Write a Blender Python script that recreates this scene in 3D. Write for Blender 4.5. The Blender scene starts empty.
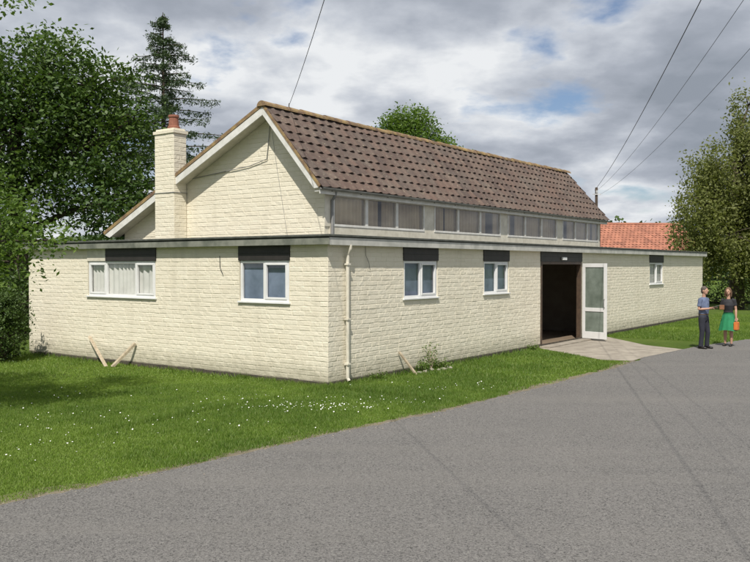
import bpy, math, random
import numpy as np
from mathutils import Vector, Matrix
random.seed(7); rng=np.random.default_rng(7)
scene=bpy.context.scene
COL=scene.collection

# ------------------------------------------------------------------ helpers
def link(o,parent=None):
    COL.objects.link(o)
    if parent is not None: o.parent=parent
    return o
def empty(name,loc=(0,0,0),rotz=0):
    e=bpy.data.objects.new(name,None); e.location=loc; e.rotation_euler=(0,0,rotz); e.empty_display_size=.3
    return link(e)
def mesh_obj(name,V,F,mat=None,parent=None,smooth=False):
    me=bpy.data.meshes.new(name); me.from_pydata([tuple(v) for v in V],[],F); me.update()
    if mat: me.materials.append(mat)
    if smooth: me.polygons.foreach_set('use_smooth',[True]*len(me.polygons))
    return link(bpy.data.objects.new(name,me),parent)
class MB:
    def __init__(s): s.V=[]; s.F=[]
    def add(s,v,f):
        b=len(s.V); s.V+=v; s.F+=[tuple(i+b for i in q) for q in f]
    def box(s,x0,x1,y0,y1,z0,z1):
        s.add([(x0,y0,z0),(x1,y0,z0),(x1,y1,z0),(x0,y1,z0),(x0,y0,z1),(x1,y0,z1),(x1,y1,z1),(x0,y1,z1)],
              [(0,3,2,1),(4,5,6,7),(0,1,5,4),(1,2,6,5),(2,3,7,6),(3,0,4,7)])
    def prism_u(s,poly,u0,u1):
        n=len(poly); v=[(u0,p[0],p[1]) for p in poly]+[(u1,p[0],p[1]) for p in poly]
        f=[tuple(range(n))[::-1],tuple(range(n,2*n))]+[(i,(i+1)%n,n+(i+1)%n,n+i) for i in range(n)]
        s.add(v,f)
    def tube(s,pts,rad,n=8):
        pts=[Vector(p) for p in pts]; rings=[]
        for i,p in enumerate(pts):
            if i==0: d=pts[1]-p
            elif i==len(pts)-1: d=p-pts[i-1]
            else: d=pts[i+1]-pts[i-1]
            d.normalize()
            ref=Vector((1,0,0)) if abs(d.x)<.8 else Vector((0,1,0))
            b=d.cross(ref).normalized(); a=b.cross(d).normalized()
            r=rad[i]; rx,ry=(r if isinstance(r,tuple) else (r,r))
            rings.append([tuple(p+a*rx*math.cos(2*math.pi*k/n)+b*ry*math.sin(2*math.pi*k/n)) for k in range(n)])
        v=[q for R in rings for q in R]; f=[]
        for i in range(len(pts)-1):
            for k in range(n):
                f.append((i*n+k,i*n+(k+1)%n,(i+1)*n+(k+1)%n,(i+1)*n+k))
        f.append(tuple(range(n))[::-1]); f.append(tuple((len(pts)-1)*n+k for k in range(n)))
        s.add(v,f)
    def ell(s,c,r,nu=14,nv=9):
        v=[];f=[]
        for j in range(1,nv):
            t=math.pi*j/nv
            for i in range(nu):
                a=2*math.pi*i/nu
                v.append((c[0]+r[0]*math.sin(t)*math.cos(a),c[1]+r[1]*math.sin(t)*math.sin(a),c[2]+r[2]*math.cos(t)))
        top=len(v); v.append((c[0],c[1],c[2]+r[2])); v.append((c[0],c[1],c[2]-r[2]))
        for j in range(nv-2):
            for i in range(nu):
                f.append((j*nu+i,(j+1)*nu+i,(j+1)*nu+(i+1)%nu,j*nu+(i+1)%nu))
        for i in range(nu):
            f.append((top,i,(i+1)%nu)); f.append((top+1,(nv-2)*nu+(i+1)%nu,(nv-2)*nu+i))
        s.add(v,f)
    def obj(s,name,mat,parent=None,smooth=False,bevel=0):
        o=mesh_obj(name,s.V,s.F,mat,parent,smooth)
        if bevel:
            m=o.modifiers.new('b','BEVEL'); m.width=bevel; m.segments=2; m.limit_method='ANGLE'
        return o
def np_mesh(name,V,nper,mat,parent=None,tone=None):
    N=V.shape[0]; me=bpy.data.meshes.new(name)
    me.vertices.add(N*nper); me.vertices.foreach_set('co',V.reshape(-1).astype(np.float32))
    me.loops.add(N*nper); me.loops.foreach_set('vertex_index',np.arange(N*nper,dtype=np.int32))
    me.polygons.add(N); me.polygons.foreach_set('loop_start',np.arange(0,N*nper,nper,dtype=np.int32))
    me.update(calc_edges=True); me.validate()
    if tone is not None:
        a=me.attributes.new('tone','FLOAT','FACE'); a.data.foreach_set('value',tone.astype(np.float32))
    me.materials.append(mat)
    return link(bpy.data.objects.new(name,me),parent)

# ------------------------------------------------------------------ materials
def newmat(name):
    m=bpy.data.materials.new(name); m.use_nodes=True; nt=m.node_tree
    return m,nt,nt.nodes['Principled BSDF']
def N(nt,t,**kw):
    n=nt.nodes.new(t)
    for k,v in kw.items():
        if k in n.inputs: n.inputs[k].default_value=v
        else: setattr(n,k,v)
    return n
def c4(c): return (c[0],c[1],c[2],1)
def mixc(nt,f,a,b,mode='MIX'):
    n=nt.nodes.new('ShaderNodeMix'); n.data_type='RGBA'; n.blend_type=mode
    for i,x in ((0,f),(6,a),(7,b)):
        if hasattr(x,'node'): nt.links.new(x,n.inputs[i])
        else: n.inputs[i].default_value = x if i==0 else c4(x)
    return n.outputs[2]
def ramp(nt,fac,p0,p1,v0=0.,v1=1.):
    n=nt.nodes.new('ShaderNodeMapRange'); n.inputs[1].default_value=p0; n.inputs[2].default_value=p1
    n.inputs[3].default_value=v0; n.inputs[4].default_value=v1; nt.links.new(fac,n.inputs[0]); return n.outputs[0]
def noise(nt,scale,detail=5,rough=.6,vec=None,dist=0):
    n=nt.nodes.new('ShaderNodeTexNoise'); n.inputs['Scale'].default_value=scale; n.inputs['Detail'].default_value=detail
    n.inputs['Roughness'].default_value=rough; n.inputs['Distortion'].default_value=dist
    if vec is not None: nt.links.new(vec,n.inputs['Vector'])
    return n.outputs['Fac']
def objco(nt,scale=None):
    t=nt.nodes.new('ShaderNodeTexCoord').outputs['Object']
    if scale:
        m=nt.nodes.new('ShaderNodeMapping'); m.inputs['Scale'].default_value=scale; nt.links.new(t,m.inputs[0]); return m.outputs[0]
    return t
def bump(nt,b,h,strength,dist):
    n=nt.nodes.new('ShaderNodeBump'); n.inputs['Strength'].default_value=strength; n.inputs['Distance'].default_value=dist
    nt.links.new(h,n.inputs['Height']); nt.links.new(n.outputs[0],b.inputs['Normal'])
def simple(name,c,c2=None,rough=.7,scale=8,bs=.3,bd=.01,metal=0,island=0.0,spec=.5):
    m,nt,b=newmat(name); co=objco(nt); f=noise(nt,scale,4,.6,co)
    c2=c2 or tuple(x*.75 for x in c)
    col=mixc(nt,ramp(nt,f,.35,.65),c,c2)
    if island:
        g=nt.nodes.new('ShaderNodeNewGeometry')
        k=ramp(nt,g.outputs['Random Per Island'],0,1,1-island,1+island)
        cb=nt.nodes.new('ShaderNodeCombineColor')
        for i in range(3): nt.links.new(k,cb.inputs[i])
        col=mixc(nt,1.,col,cb.outputs[0],'MULTIPLY')
    nt.links.new(col,b.inputs['Base Color']); b.inputs['Roughness'].default_value=rough; b.inputs['Metallic'].default_value=metal
    b.inputs['Specular IOR Level'].default_value=spec
    if bs: bump(nt,b,noise(nt,scale*6,3,.6,co),bs,bd)
    return m

def m_wall():
    m,nt,b=newmat('cream_painted_block'); co=objco(nt)
    g=nt.nodes.new('ShaderNodeNewGeometry')
    col=mixc(nt,ramp(nt,g.outputs['Random Per Island'],0,1),(.80,.745,.605),(.76,.70,.56))
    col=mixc(nt,ramp(nt,noise(nt,.9,6,.7,co),.48,.75,0,.35),col,(.65,.595,.46))
    st=noise(nt,1,4,.6,objco(nt,(2.6,2.6,.22)))
    col=mixc(nt,ramp(nt,st,.56,.80,0,.35),col,(.50,.46,.36))
    sx=nt.nodes.new('ShaderNodeSeparateXYZ'); nt.links.new(co,sx.inputs[0])
    ad=nt.nodes.new('ShaderNodeMath'); ad.operation='MULTIPLY_ADD'
    nt.links.new(noise(nt,5,4,.7,co),ad.inputs[0]); ad.inputs[1].default_value=-.6; nt.links.new(sx.outputs[2],ad.inputs[2])
    col=mixc(nt,ramp(nt,ad.outputs[0],-.2,.22,.7,0),col,(.30,.28,.20))
    spk=noise(nt,34,2,.7,co); col=mixc(nt,ramp(nt,spk,.63,.75,0,.35),col,(.50,.45,.34))
    nt.links.new(col,b.inputs['Base Color']); b.inputs['Roughness'].default_value=.7; b.inputs['Specular IOR Level'].default_value=.25
    bump(nt,b,noise(nt,18,4,.7,co),.55,.016)
    return m
WALL=m_wall()
WHITE=simple('white_paint',(.76,.75,.71),(.62,.61,.56),.5,6,.15,.004)
UPVC=simple('white_upvc',(.8,.8,.79),(.74,.74,.72),.35,4,0)
CREAMP=simple('cream_gloss_paint',(.72,.68,.57),(.58,.54,.44),.5,5,.15,.004)
FELT=simple('grey_felt',(.11,.115,.10),(.06,.065,.055),.85,5,.4,.01)
FASC=simple('weathered_fascia',(.26,.265,.22),(.12,.13,.105),.7,2.5,.2,.005)
BLACK=simple('black_panel',(.022,.02,.018),(.035,.03,.027),.55,5,.2,.004)
TAR=simple('tar_plinth',(.05,.042,.035),(.1,.085,.06),.9,7,.6,.02)
BROWNW=simple('dark_brown_wood',(.10,.065,.04),(.06,.04,.028),.55,9,.2,.004)
BRICK=simple('terracotta',(.30,.12,.075),(.22,.085,.055),.85,15,.5,.01)
DARKM=simple('interior_wall',(.30,.26,.20),(.24,.20,.16),.9,3,0)
INTF=simple('interior_floor',(.32,.25,.18),(.24,.18,.13),.3,3,0)
STICK=simple('weathered_timber',(.5,.42,.3),(.33,.27,.19),.85,12,.4,.005)
CABLE=simple('black_cable',(.02,.02,.02),(.03,.03,.03),.6,3,0)
LEAD=simple('lead_flashing',(.28,.28,.27),(.2,.2,.2),.6,5,.2,.004)
def m_tile():
    m,nt,b=newmat('brown_concrete_tile'); co=objco(nt)
    g=nt.nodes.new('ShaderNodeNewGeometry')
    col=mixc(nt,ramp(nt,g.outputs['Random Per Island'],0,1),(.145,.099,.080),(.088,.066,.058))
    col=mixc(nt,ramp(nt,noise(nt,1.1,6,.75,co),.44,.70,0,.6),col,(.175,.15,.125))
    col=mixc(nt,ramp(nt,noise(nt,14,3,.75,co),.57,.70,0,.6),col,(.27,.245,.18))
    col=mixc(nt,ramp(nt,noise(nt,6,4,.8,objco(nt)),.66,.76,0,.5),col,(.05,.045,.035))
    nt.links.new(col,b.inputs['Base Color']); b.inputs['Roughness'].default_value=.88; b.inputs['Specular IOR Level'].default_value=.2
    bump(nt,b,noise(nt,45,4,.7,co),.5,.01); return m
TILE=m_tile()
RIDGE=simple('lichen_ridge_tile',(.16,.10,.07),(.34,.24,.10),.9,5,.5,.01,island=.2)
ORTILE=simple('orange_clay_tile',(.38,.16,.10),(.29,.12,.078),.85,1.5,.3,.01,island=.2)
def m_glass():
    m,nt,b=newmat('window_glass'); out=nt.nodes['Material Output']
    tr=N(nt,'ShaderNodeBsdfTransparent'); gl=N(nt,'ShaderNodeBsdfGlossy',Roughness=.02)
    lw=N(nt,'ShaderNodeLayerWeight',Blend=.5); mx=N(nt,'ShaderNodeMixShader')
    p=nt.nodes.new('ShaderNodeMath'); p.operation='POWER'; p.inputs[1].default_value=3.5; nt.links.new(lw.outputs['Facing'],p.inputs[0])
    mul=nt.nodes.new('ShaderNodeMath'); mul.operation='MULTIPLY_ADD'; mul.inputs[1].default_value=.9; mul.inputs[2].default_value=.08
    nt.links.new(p.outputs[0],mul.inputs[0])
    nt.links.new(mul.outputs[0],mx.inputs[0]); nt.links.new(tr.outputs[0],mx.inputs[1]); nt.links.new(gl.outputs[0],mx.inputs[2])
    nt.links.new(mx.outputs[0],out.inputs[0]); return m
GLASS=m_glass()
SKYBLIND=simple('sky_reflection_blind',(.23,.29,.40),(.10,.135,.20),.8,1.1,0)  # sky reflection in the panes is painted into the blind's blue-grey
NET=simple('net_curtain',(.72,.72,.69),(.6,.6,.57),.9,2,0)
TAN=simple('tan_curtain',(.46,.37,.23),(.30,.23,.14),.9,1.2,0)
def m_leaf(name,a,b2,c,trans=.35):
    m,nt,b=newmat(name); out=nt.nodes['Material Output']
    at=nt.nodes.new('ShaderNodeAttribute'); at.attribute_name='tone'
    g=nt.nodes.new('ShaderNodeNewGeometry')
    col=mixc(nt,at.outputs['Fac'],a,b2); col=mixc(nt,ramp(nt,g.outputs['Random Per Island'],.55,1,0,.6),col,c)
    nt.links.new(col,b.inputs['Base Color']); b.inputs['Roughness'].default_value=.5; b.inputs['Specular IOR Level'].default_value=.3
    t=N(nt,'ShaderNodeBsdfTranslucent'); nt.links.new(mixc(nt,1.,col,(1.5,1.6,.8),'MULTIPLY'),t.inputs[0])
    mx=N(nt,'ShaderNodeMixShader'); mx.inputs[0].default_value=trans
    nt.links.new(b.outputs[0],mx.inputs[1]); nt.links.new(t.outputs[0],mx.inputs[2]); nt.links.new(mx.outputs[0],out.inputs[0]); return m
L_FRONT=m_leaf('leaf_fresh',(.075,.135,.025),(.135,.21,.04),(.19,.26,.07),.38)
L_MID=m_leaf('leaf_mid',(.04,.08,.02),(.095,.155,.035),(.13,.19,.05),.3)
L_CON=m_leaf('needle',(.035,.065,.03),(.07,.11,.045),(.09,.13,.05),.2)
L_WIL=m_leaf('leaf_willow',(.10,.125,.035),(.17,.19,.055),(.23,.24,.09))
L_DARK=m_leaf('leaf_dark',(.04,.075,.02),(.075,.12,.03),(.10,.15,.045),.25)
GRASSB=m_leaf('grass_blade',(.09,.165,.022),(.19,.285,.045),(.30,.34,.12),.35)
BARK=simple('bark',(.10,.075,.055),(.05,.04,.03),.95,9,.8,.02)
def m_ground():
    m,nt,b=newmat('lawn'); co=objco(nt)
    col=mixc(nt,ramp(nt,noise(nt,.7,6,.65,co),.35,.68),(.075,.13,.02),(.13,.19,.035))
    col=mixc(nt,ramp(nt,noise(nt,6,4,.7,co),.52,.75,0,.7),col,(.18,.17,.07))
    col=mixc(nt,ramp(nt,noise(nt,60,2,.7,co),.5,.7,0,.5),col,(.03,.05,.012))
    nt.links.new(col,b.inputs['Base Color']); b.inputs['Roughness'].default_value=.95; b.inputs['Specular IOR Level'].default_value=.1
    bump(nt,b,noise(nt,70,3,.8,co),.9,.04); return m
LAWN=m_ground()
def m_road():
    m,nt,b=newmat('asphalt'); co=objco(nt)
    col=mixc(nt,ramp(nt,noise(nt,.35,5,.6,co),.35,.68),(.172,.163,.155),(.138,.132,.127))
    col=mixc(nt,ramp(nt,noise(nt,70,2,.8,co),.45,.60,0,.8),col,(.28,.27,.25))
    col=mixc(nt,ramp(nt,noise(nt,44,2,.8,co),.53,.64,0,.85),col,(.055,.053,.051))
    col=mixc(nt,ramp(nt,noise(nt,1.3,8,.8,co),.56,.74,0,.45),col,(.09,.085,.078))
    mp=nt.nodes.new('ShaderNodeMapping'); mp.inputs['Rotation'].default_value=(0,0,math.radians(-53)); mp.inputs['Scale'].default_value=(.05,.8,1)
    nt.links.new(co,mp.inputs[0]); col=mixc(nt,ramp(nt,noise(nt,1,4,.5,mp.outputs[0]),.48,.68,0,.4),col,(.22,.208,.19))
    nt.links.new(col,b.inputs['Base Color']); b.inputs['Roughness'].default_value=.85; b.inputs['Specular IOR Level'].default_value=.25
    bump(nt,b,noise(nt,80,2,.8,co),.9,.018); return m
ROAD=m_road()
DIRT=simple('verge_dirt',(.22,.185,.13),(.14,.12,.075),.95,5,.9,.03)
CONC=simple('concrete_slab',(.36,.32,.26),(.24,.21,.17),.9,2.5,.5,.01)

# ------------------------------------------------------------------ ground
mesh_obj('lawn_ground',[(-700,-300,0),(700,-300,0),(700,900,0),(-700,900,0)],[(0,1,2,3)],LAWN)
EDGE=[(-40,-17),(-14,-.6),(-8,4.2),(-5.2,6.7),(-3.75,8.25),(-3.12,8.85),(-2.1,9.96),(-.635,11.72),(1.04,13.45),(3.7,16.8),(5.4,19.0),(6.56,20.7),(7.0,21.6),(8.2,22.9),(9.3,24.2),(12.,26.7),(20,32),(45,46)]
def densify(P,step,jit):
    out=[]
    for (a,b) in zip(P[:-1],P[1:]):
        L=math.hypot(b[0]-a[0],b[1]-a[1]); n=max(1,int(L/step)); 
        for i in range(n):
            t=i/n; nx,ny=-(b[1]-a[1])/L,(b[0]-a[0])/L
            j=random.gauss(0,jit) if L<8 else 0
            out.append((a[0]+(b[0]-a[0])*t+nx*j,a[1]+(b[1]-a[1])*t+ny*j))
    out.append(P[-1]); return out
ED=densify(EDGE,.12,.022)
V=[];F=[]
for i,(x,y) in enumerate(ED):
    V+= [(x,y,.008),(x+38,y-29,.008)]
for i in range(len(ED)-1): F.append((2*i,2*i+1,2*i+3,2*i+2))
mesh_obj('asphalt_road',V,F,ROAD)
V=[];F=[]
ED2=densify(EDGE[:12],.15,.05)
for (x,y) in ED2: w=.14+.14*math.sin(x*1.3)**2+random.random()*.08; V+=[(x-w*.8,y+w*.6,.004),(x+.3,y-.22,.004)]
for i in range(len(ED2)-1): F.append((2*i,2*i+1,2*i+3,2*i+2))
mesh_obj('verge_dirt_strip',V,F,DIRT)
n=8000; i=rng.integers(0,len(ED2)-1,n); E2=np.array(ED2); off=np.abs(rng.normal(0,.18,n))-.05
gx=E2[i,0]+off*.8+rng.uniform(-.08,.08,n); gy=E2[i,1]-off*.6+rng.uniform(-.08,.08,n)
s=rng.uniform(.003,.010,n)[:,None]; c=np.stack([gx,gy,np.full(n,.012)],1)
d=rng.normal(0,1,(n,3,3))*s[:,None]*.9; d[:,:,2]=np.abs(d[:,:,2])
np_mesh('road_grit',c[:,None,:]+d,3,simple('grit',(.36,.31,.24),(.22,.19,.15),.95,30,0))

# ------------------------------------------------------------------ the hall
AZ=math.radians(53.9)
hall=empty('village_hall',(-.92,16.2,0),AZ)
cu,su=math.cos(AZ),math.sin(AZ)
def to_world(u,v): return (-.92+u*cu-v*su,16.2+u*su+v*cu)
LU,LV=27.1,10.4
ap=[to_world(9.5,0),to_world(14.6,0),(8.1,24.7),(8.75,23.5),(7.0,21.5),(6.4,20.6),(5.7,20.9)]
mesh_obj('concrete_apron',[(x,y,.012) for x,y in ap],[tuple(range(len(ap)))],CONC)

PR=lambda s,z,o:(s,-o,z)
PG=lambda s,z,o:(-o,s,z)
def backing(mb,P,s0,s1,z0,z1,ops):
    S=sorted({s0,s1}|{x for o in ops for x in o[:2]}); Z=sorted({z0,z1}|{x for o in ops for x in o[2:]})
    for a,b in zip(S[:-1],S[1:]):
        for c,d in zip(Z[:-1],Z[1:]):
            m,n=(a+b)/2,(c+d)/2
            if any(o[0]<m<o[1] and o[2]<n<o[3] for o in ops): continue
            mb.add([P(a,c,0),P(b,c,0),P(b,d,0),P(a,d,0)],[(0,1,2,3)])
    for o in ops:
        for (a,b) in (((o[0],o[2]),(o[0],o[3])),((o[1],o[2]),(o[1],o[3])),((o[0],o[2]),(o[1],o[2])),((o[0],o[3]),(o[1],o[3]))):
            mb.add([P(a[0],a[1],.012),P(b[0],b[1],.012),P(b[0],b[1],-.14),P(a[0],a[1],-.14)],[(0,1,2,3)])
def block(mb,P,a,b,c,d,amp=1):
    g=.0018; a+=g;b-=g;c+=g*.8;d-=g*.8
    if b-a<.03: return
    ins=.010; base=.0025+random.random()*.0035*amp
    xs=[a,a+(b-a)*.33,a+(b-a)*.67,b]; xi=[a+ins,xs[1],xs[2],b-ins]
    v=[]
    for z in (c,d): v+=[P(x,z,.0005) for x in xs]
    for k,z in enumerate((c+ins,d-ins)):
        for x in xi: v.append(P(x,z+random.uniform(-.003,.003),base+random.uniform(-.0015,.0035)*amp+(.001 if k==0 else 0)))
    f=[]
    for i in range(3):
        f+=[(8+i,9+i,13+i,12+i),(i,i+1,9+i,8+i),(12+i,13+i,5+i,4+i)]
    f+=[(0,8,12,4),(3,7,15,11)]
    mb.add(v,f)
def blocks(mb,P,s0,s1,z0,z1,ops,ch=.10,lim=None):
    n=round((z1-z0)/ch); ch=(z1-z0)/n
    for k in range(n):
        c=z0+k*ch; d=c+ch; m=(c+d)/2
        a0,b0=s0,s1
        if lim:
            r=lim(m)
            if r is None: continue
            a0,b0=max(s0,r[0]),min(s1,r[1])
        segs=[(a0,b0)]
        for o in ops:
            if o[2]<m<o[3]:
                ns=[]
                for (p,q) in segs:
                    if o[1]<=p or o[0]>=q: ns.append((p,q)); continue
                    if o[0]>p: ns.append((p,o[0]))
                    if o[1]<q: ns.append((o[1],q))
                segs=ns
        for (p,q) in segs:
            x=p; first=True
            while x<q-.001:
                L=random.uniform(.24,.46)*( .5 if (first and k%2) else 1); first=False
                e=min(q,x+L)
                if q-e<.1: e=q
                block(mb,P,x,e,c,d); x=e
R_OPS=[(2.62,4.04,1.62,2.81),(6.28,7.68,1.62,2.81),(9.7,12.75,.03,2.81),(19.5,21.2,1.62,2.81)]
G_OPS=[(1.0,2.42,1.60,2.81),(5.15,7.75,1.60,2.81)]
mb=MB()
backing(mb,PR,0,LU,0,2.86,R_OPS); blocks(mb,PR,-.006,LU,.10,2.86,R_OPS)
backing(mb,PG,0,LV,0,2.86,G_OPS); blocks(mb,PG,-.006,LV,.10,2.86,G_OPS)
mb.add([(LU,0,0),(LU,LV,0),(LU,LV,2.86),(LU,0,2.86)],[(0,1,2,3)])
mb.add([(0,LV,0),(LU,LV,0),(LU,LV,2.86),(0,LV,2.86)],[(0,1,2,3)])
def zr(v): return 4.05+(v-.6)*1.1456
def zl(v): return 5.86-(v-2.18)*.476
g0=.8
poly=[(.75,2.95),(7.35,2.95),(7.35,zl(7.35)-.1),(2.18,5.76),(.75,zr(.75)-.1)]
mb.prism_u(poly,g0,g0+.15)
def lim(z):
    a=max(.75,.6+(z+.12-4.05)/1.1456); b=min(7.35,2.18+(5.86-.12-z)/.476)
    return (a,b) if b-a>.1 else None
blocks(mb,lambda s,z,o:(g0-o,s,z),.742,7.35,2.99,5.7,[],lim=lim)
mb.obj('block_walls',WALL,hall)
mb=MB(); mb.box(-.022,LU,-.022,-.001,0,.095); mb.box(-.022,-.001,.0,LV,0,.095); mb.obj('tar_plinth',TAR,hall)
mb=MB(); mb.box(-.14,LU+.12,-.14,LV+.12,2.865,2.955); mb.obj('flat_roof_slab',FELT,hall)
mb=MB(); mb.box(-.165,-.141,-.165,LV+.12,2.80,2.93); mb.obj('gable_fascia',FASC,hall,bevel=.004)
mb=MB(); mb.box(-.140,LU+.12,-.165,-.141,2.79,2.94); mb.obj('front_fascia',simple('greyed_white_paint',(.58,.57,.52),(.40,.40,.36),.6,3,.15,.004),hall,bevel=.004)
mb=MB(); mb.box(-.19,-.10,-.19,LV+.12,2.956,3.0); mb.box(-.099,LU+.14,-.19,-.10,2.956,3.0); mb.obj('felt_drip_edge',FELT,hall,bevel=.008)
mb=MB(); mb.box(-.14,LU,-.14,-.02,2.845,2.863); mb.box(-.14,-.02,-.019,LV,2.845,2.863); mb.obj('soffit',CREAMP,hall)
mb=MB()
for o in R_OPS: 
    mb.box(o[0]-.02,o[1]+.02,-.03,.03,2.50,2.80)
    mb.box(o[0]-.02,o[1]+.02,-.038,-.031,2.64,2.655)
for o in G_OPS:
    oo=(o[0],min(o[1],7.0)); mb.box(-.03,.03,oo[0]-.02,oo[1]+.02,2.50,2.80); mb.box(-.038,-.031,oo[0]-.02,oo[1]+.02,2.64,2.655)
mb.obj('black_head_panels',BLACK,hall,bevel=.004)
mb=MB(); mb.box(-.02,.03,7.021,7.77,2.50,2.83); mb.obj('cream_head_panel',CREAMP,hall)
def window(P,s0,s1,z0,z1,div,mat_in,opener=None,fold=False,name='window'):
    fr=MB(); t=.055
    def bx(a,b,c,d,o0,o1):
        p=P(a,c,o0); q=P(b,d,o1)
        fr.box(min(p[0],q[0]),max(p[0],q[0]),min(p[1],q[1]),max(p[1],q[1]),min(p[2],q[2]),max(p[2],q[2]))
    o0,o1=-.06,-.005
    bx(s0,s1,z1-t,z1,o0,o1); bx(s0,s1,z0,z0+t,o0,o1); bx(s0,s0+t,z0+t,z1-t,o0,o1); bx(s1-t,s1,z0+t,z1-t,o0,o1)
    ed=[s0+t]+[s0+(s1-s0)*d for d in div]+[s1-t]
    for d in ed[1:-1]: bx(d-t/2,d+t/2,z0+t,z1-t,o0,o1)
    cells=list(zip(ed[:-1],ed[1:]))
    for i,(a,b) in enumerate(cells):
        a2=a+(t/2 if i>0 else 0); b2=b-(t/2 if i<len(cells)-1 else 0)
        if opener and i in opener:
            k=.04; bx(a2,b2,z0+t,z0+t+k,-.045,.008); bx(a2,b2,z1-t-k,z1-t,-.045,.008); bx(a2,a2+k,z0+t+k,z1-t-k,-.045,.008); bx(b2-k,b2,z0+t+k,z1-t-k,-.045,.008)
    bx(s0-.05,s1+.05,z0-.035,z0-.001,-.06,.05)
    fr.obj(name+'_frame',UPVC,hall,bevel=.005)
    gl=MB(); gl.add([P(s0+t,z0+t,-.035),P(s1-t,z0+t,-.035),P(s1-t,z1-t,-.035),P(s0+t,z1-t,-.035)],[(0,1,2,3)]); gl.obj(name+'_glass',GLASS,hall)
    cu_=MB(); n=int((s1-s0)/.02); v=[];f=[]
    for i in range(n+1):
        s=s0+(s1-s0)*i/n; off=-.075+(.022*math.sin(s*38+2*math.sin(s*5)) if fold else 0)
        v+=[P(s,z0+.0,off-.02),P(s,z1-.0,off-.02)]
    for i in range(n): f.append((2*i,2*i+2,2*i+3,2*i+1))
    cu_.add(v,f); cu_.obj(name+'_blind',mat_in,hall,smooth=True)
window(PR,2.64,4.02,1.66,2.495,[.5],SKYBLIND,[1])
window(PR,6.30,7.66,1.66,2.495,[.5],SKYBLIND,[1])
window(PR,19.52,21.18,1.66,2.495,[.5],NET,[1])
window(PG,1.02,2.40,1.64,2.495,[.5],SKYBLIND,[0])
window(PG,5.17,7.73,1.64,2.495,[.28,.72],NET,[0,2],True)
# doorway
mb=MB()
mb.box(9.70,9.80,-.02,.12,.03,2.5); mb.box(12.65,12.75,-.02,.12,.03,2.5); mb.box(9.80,12.65,-.02,.12,2.42,2.499)
mb.obj('door_frame',BROWNW,hall,bevel=.005)
mb=MB(); mb.box(9.2,15.5,.15,4.0,.0,.04); mb.obj('entrance_floor',INTF,hall)
mb=MB(); mb.box(9.15,9.2,.13,4.,0,2.85); mb.box(15.5,15.55,.13,4.,0,2.85); mb.box(9.2,15.5,4.0,4.05,0,2.85); mb.obj('entrance_interior_walls',DARKM,hall)
mb=MB(); mb.box(13.0,13.9,3.93,3.99,.04,2.1); mb.box(14.2,15.3,2.6,3.2,.04,.8); mb.obj('interior_door_and_cupboard',BROWNW,hall)
mb=MB(); mb.box(14.2,14.8,3.92,3.98,1.2,1.7); mb.box(14.3,15.1,2.7,3.1,.801,.83); mb.obj('interior_notice_and_cloth',WHITE,hall)
mb=MB(); mb.box(9.6,12.85,-.35,-.0225,.0,.055); mb.obj('door_step',CONC,hall,bevel=.01)
leaf=empty('door_leaf'); leaf.parent=hall; leaf.location=(12.76,-.035,.07); leaf.rotation_euler=(0,0,math.radians(-100))
mb=MB(); W=.86;H=2.38
mb.box(0,.10,0,.045,0,H); mb.box(W-.10,W,0,.045,0,H); mb.box(.10,W-.10,0,.045,H-.12,H); mb.box(.10,W-.10,0,.045,0,.22); mb.box(.10,W-.10,0,.045,.86,.98)
mb.obj('leaf_frame',UPVC,leaf,bevel=.004)
DG=simple('obscured_door_glass',(.24,.28,.24),(.14,.17,.14),.12,2,.1,.003)
mb=MB(); mb.box(.10,W-.10,.016,.028,.22,.86); mb.box(.10,W-.10,.016,.028,.98,H-.12); mb.obj('leaf_glass',DG,leaf)
mb=MB(); mb.tube([(W-.06,-.01,1.0),(W-.06,-.05,1.02),(W-.06,-.05,1.25),(W-.06,-.01,1.27)],[.01]*4,6); mb.obj('pull_handle',LEAD,leaf)

# clerestory
mb=MB(); vw=.75; C1=16.25
mb.box(.955,C1,vw-.02,vw+.10,2.96,3.21); mb.box(.955,C1,vw-.02,vw+.1,3.9,4.08)
mb.box(.80,1.06,vw-.02,vw+.1,3.211,3.899)
bays=[(1.06,4.62),(5.07,8.62),(9.05,12.5),(12.95,16.1)]
for a,b in zip([x[1] for x in bays],[x[0] for x in bays[1:]]+[C1]): mb.box(a,b,vw-.015,vw+.1,3.211,3.899)
mb.obj('clerestory_wall',CREAMP,hall)
fr=MB(); gl=MB(); ct=MB()
for a,b in bays:
    w=(b-a)/3
    for i in range(3):
        x0,x1=a+w*i+.002,a+w*(i+1)-.002; t=.045
        y0,y1=vw-.03,vw+.03
        fr.box(x0,x1,y0,y1,3.85,3.895); fr.box(x0,x1,y0,y1,3.215,3.265); fr.box(x0,x0+t,y0,y1,3.2655,3.8495); fr.box(x1-t,x1,y0,y1,3.2655,3.8495)
        gl.add([(x0+t,vw,3.265),(x1-t,vw,3.265),(x1-t,vw,3.85),(x0+t,vw,3.85)],[(0,1,2,3)])
        n=60; v=[];f=[]; ph=random.random()*6; gap=random.choice([0,0,.12,.3]); gc=random.uniform(.35,.65)
        for k in range(n+1):
            s=x0+(x1-x0)*k/n; off=.09+.03*math.sin(s*45+ph+2*math.sin(s*6)); v+=[(s,vw+off,3.18),(s,vw+off,3.95)]
        for k in range(n):
            if gap and gc-gap/2<k/n<gc+gap/2: continue
            f.append((2*k,2*k+2,2*k+3,2*k+1))
        ct.add(v,f)
fr.obj('clerestory_frames',WHITE,hall,bevel=.004); gl.obj('clerestory_glass',GLASS,hall); ct.obj('clerestory_curtains',TAN,hall,smooth=True)
mb=MB(); mb.box(.96,C1,2.6,2.65,2.96,5.0); mb.box(C1+.0,C1+.1,.75,7.35,2.96,4.0)
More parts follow.
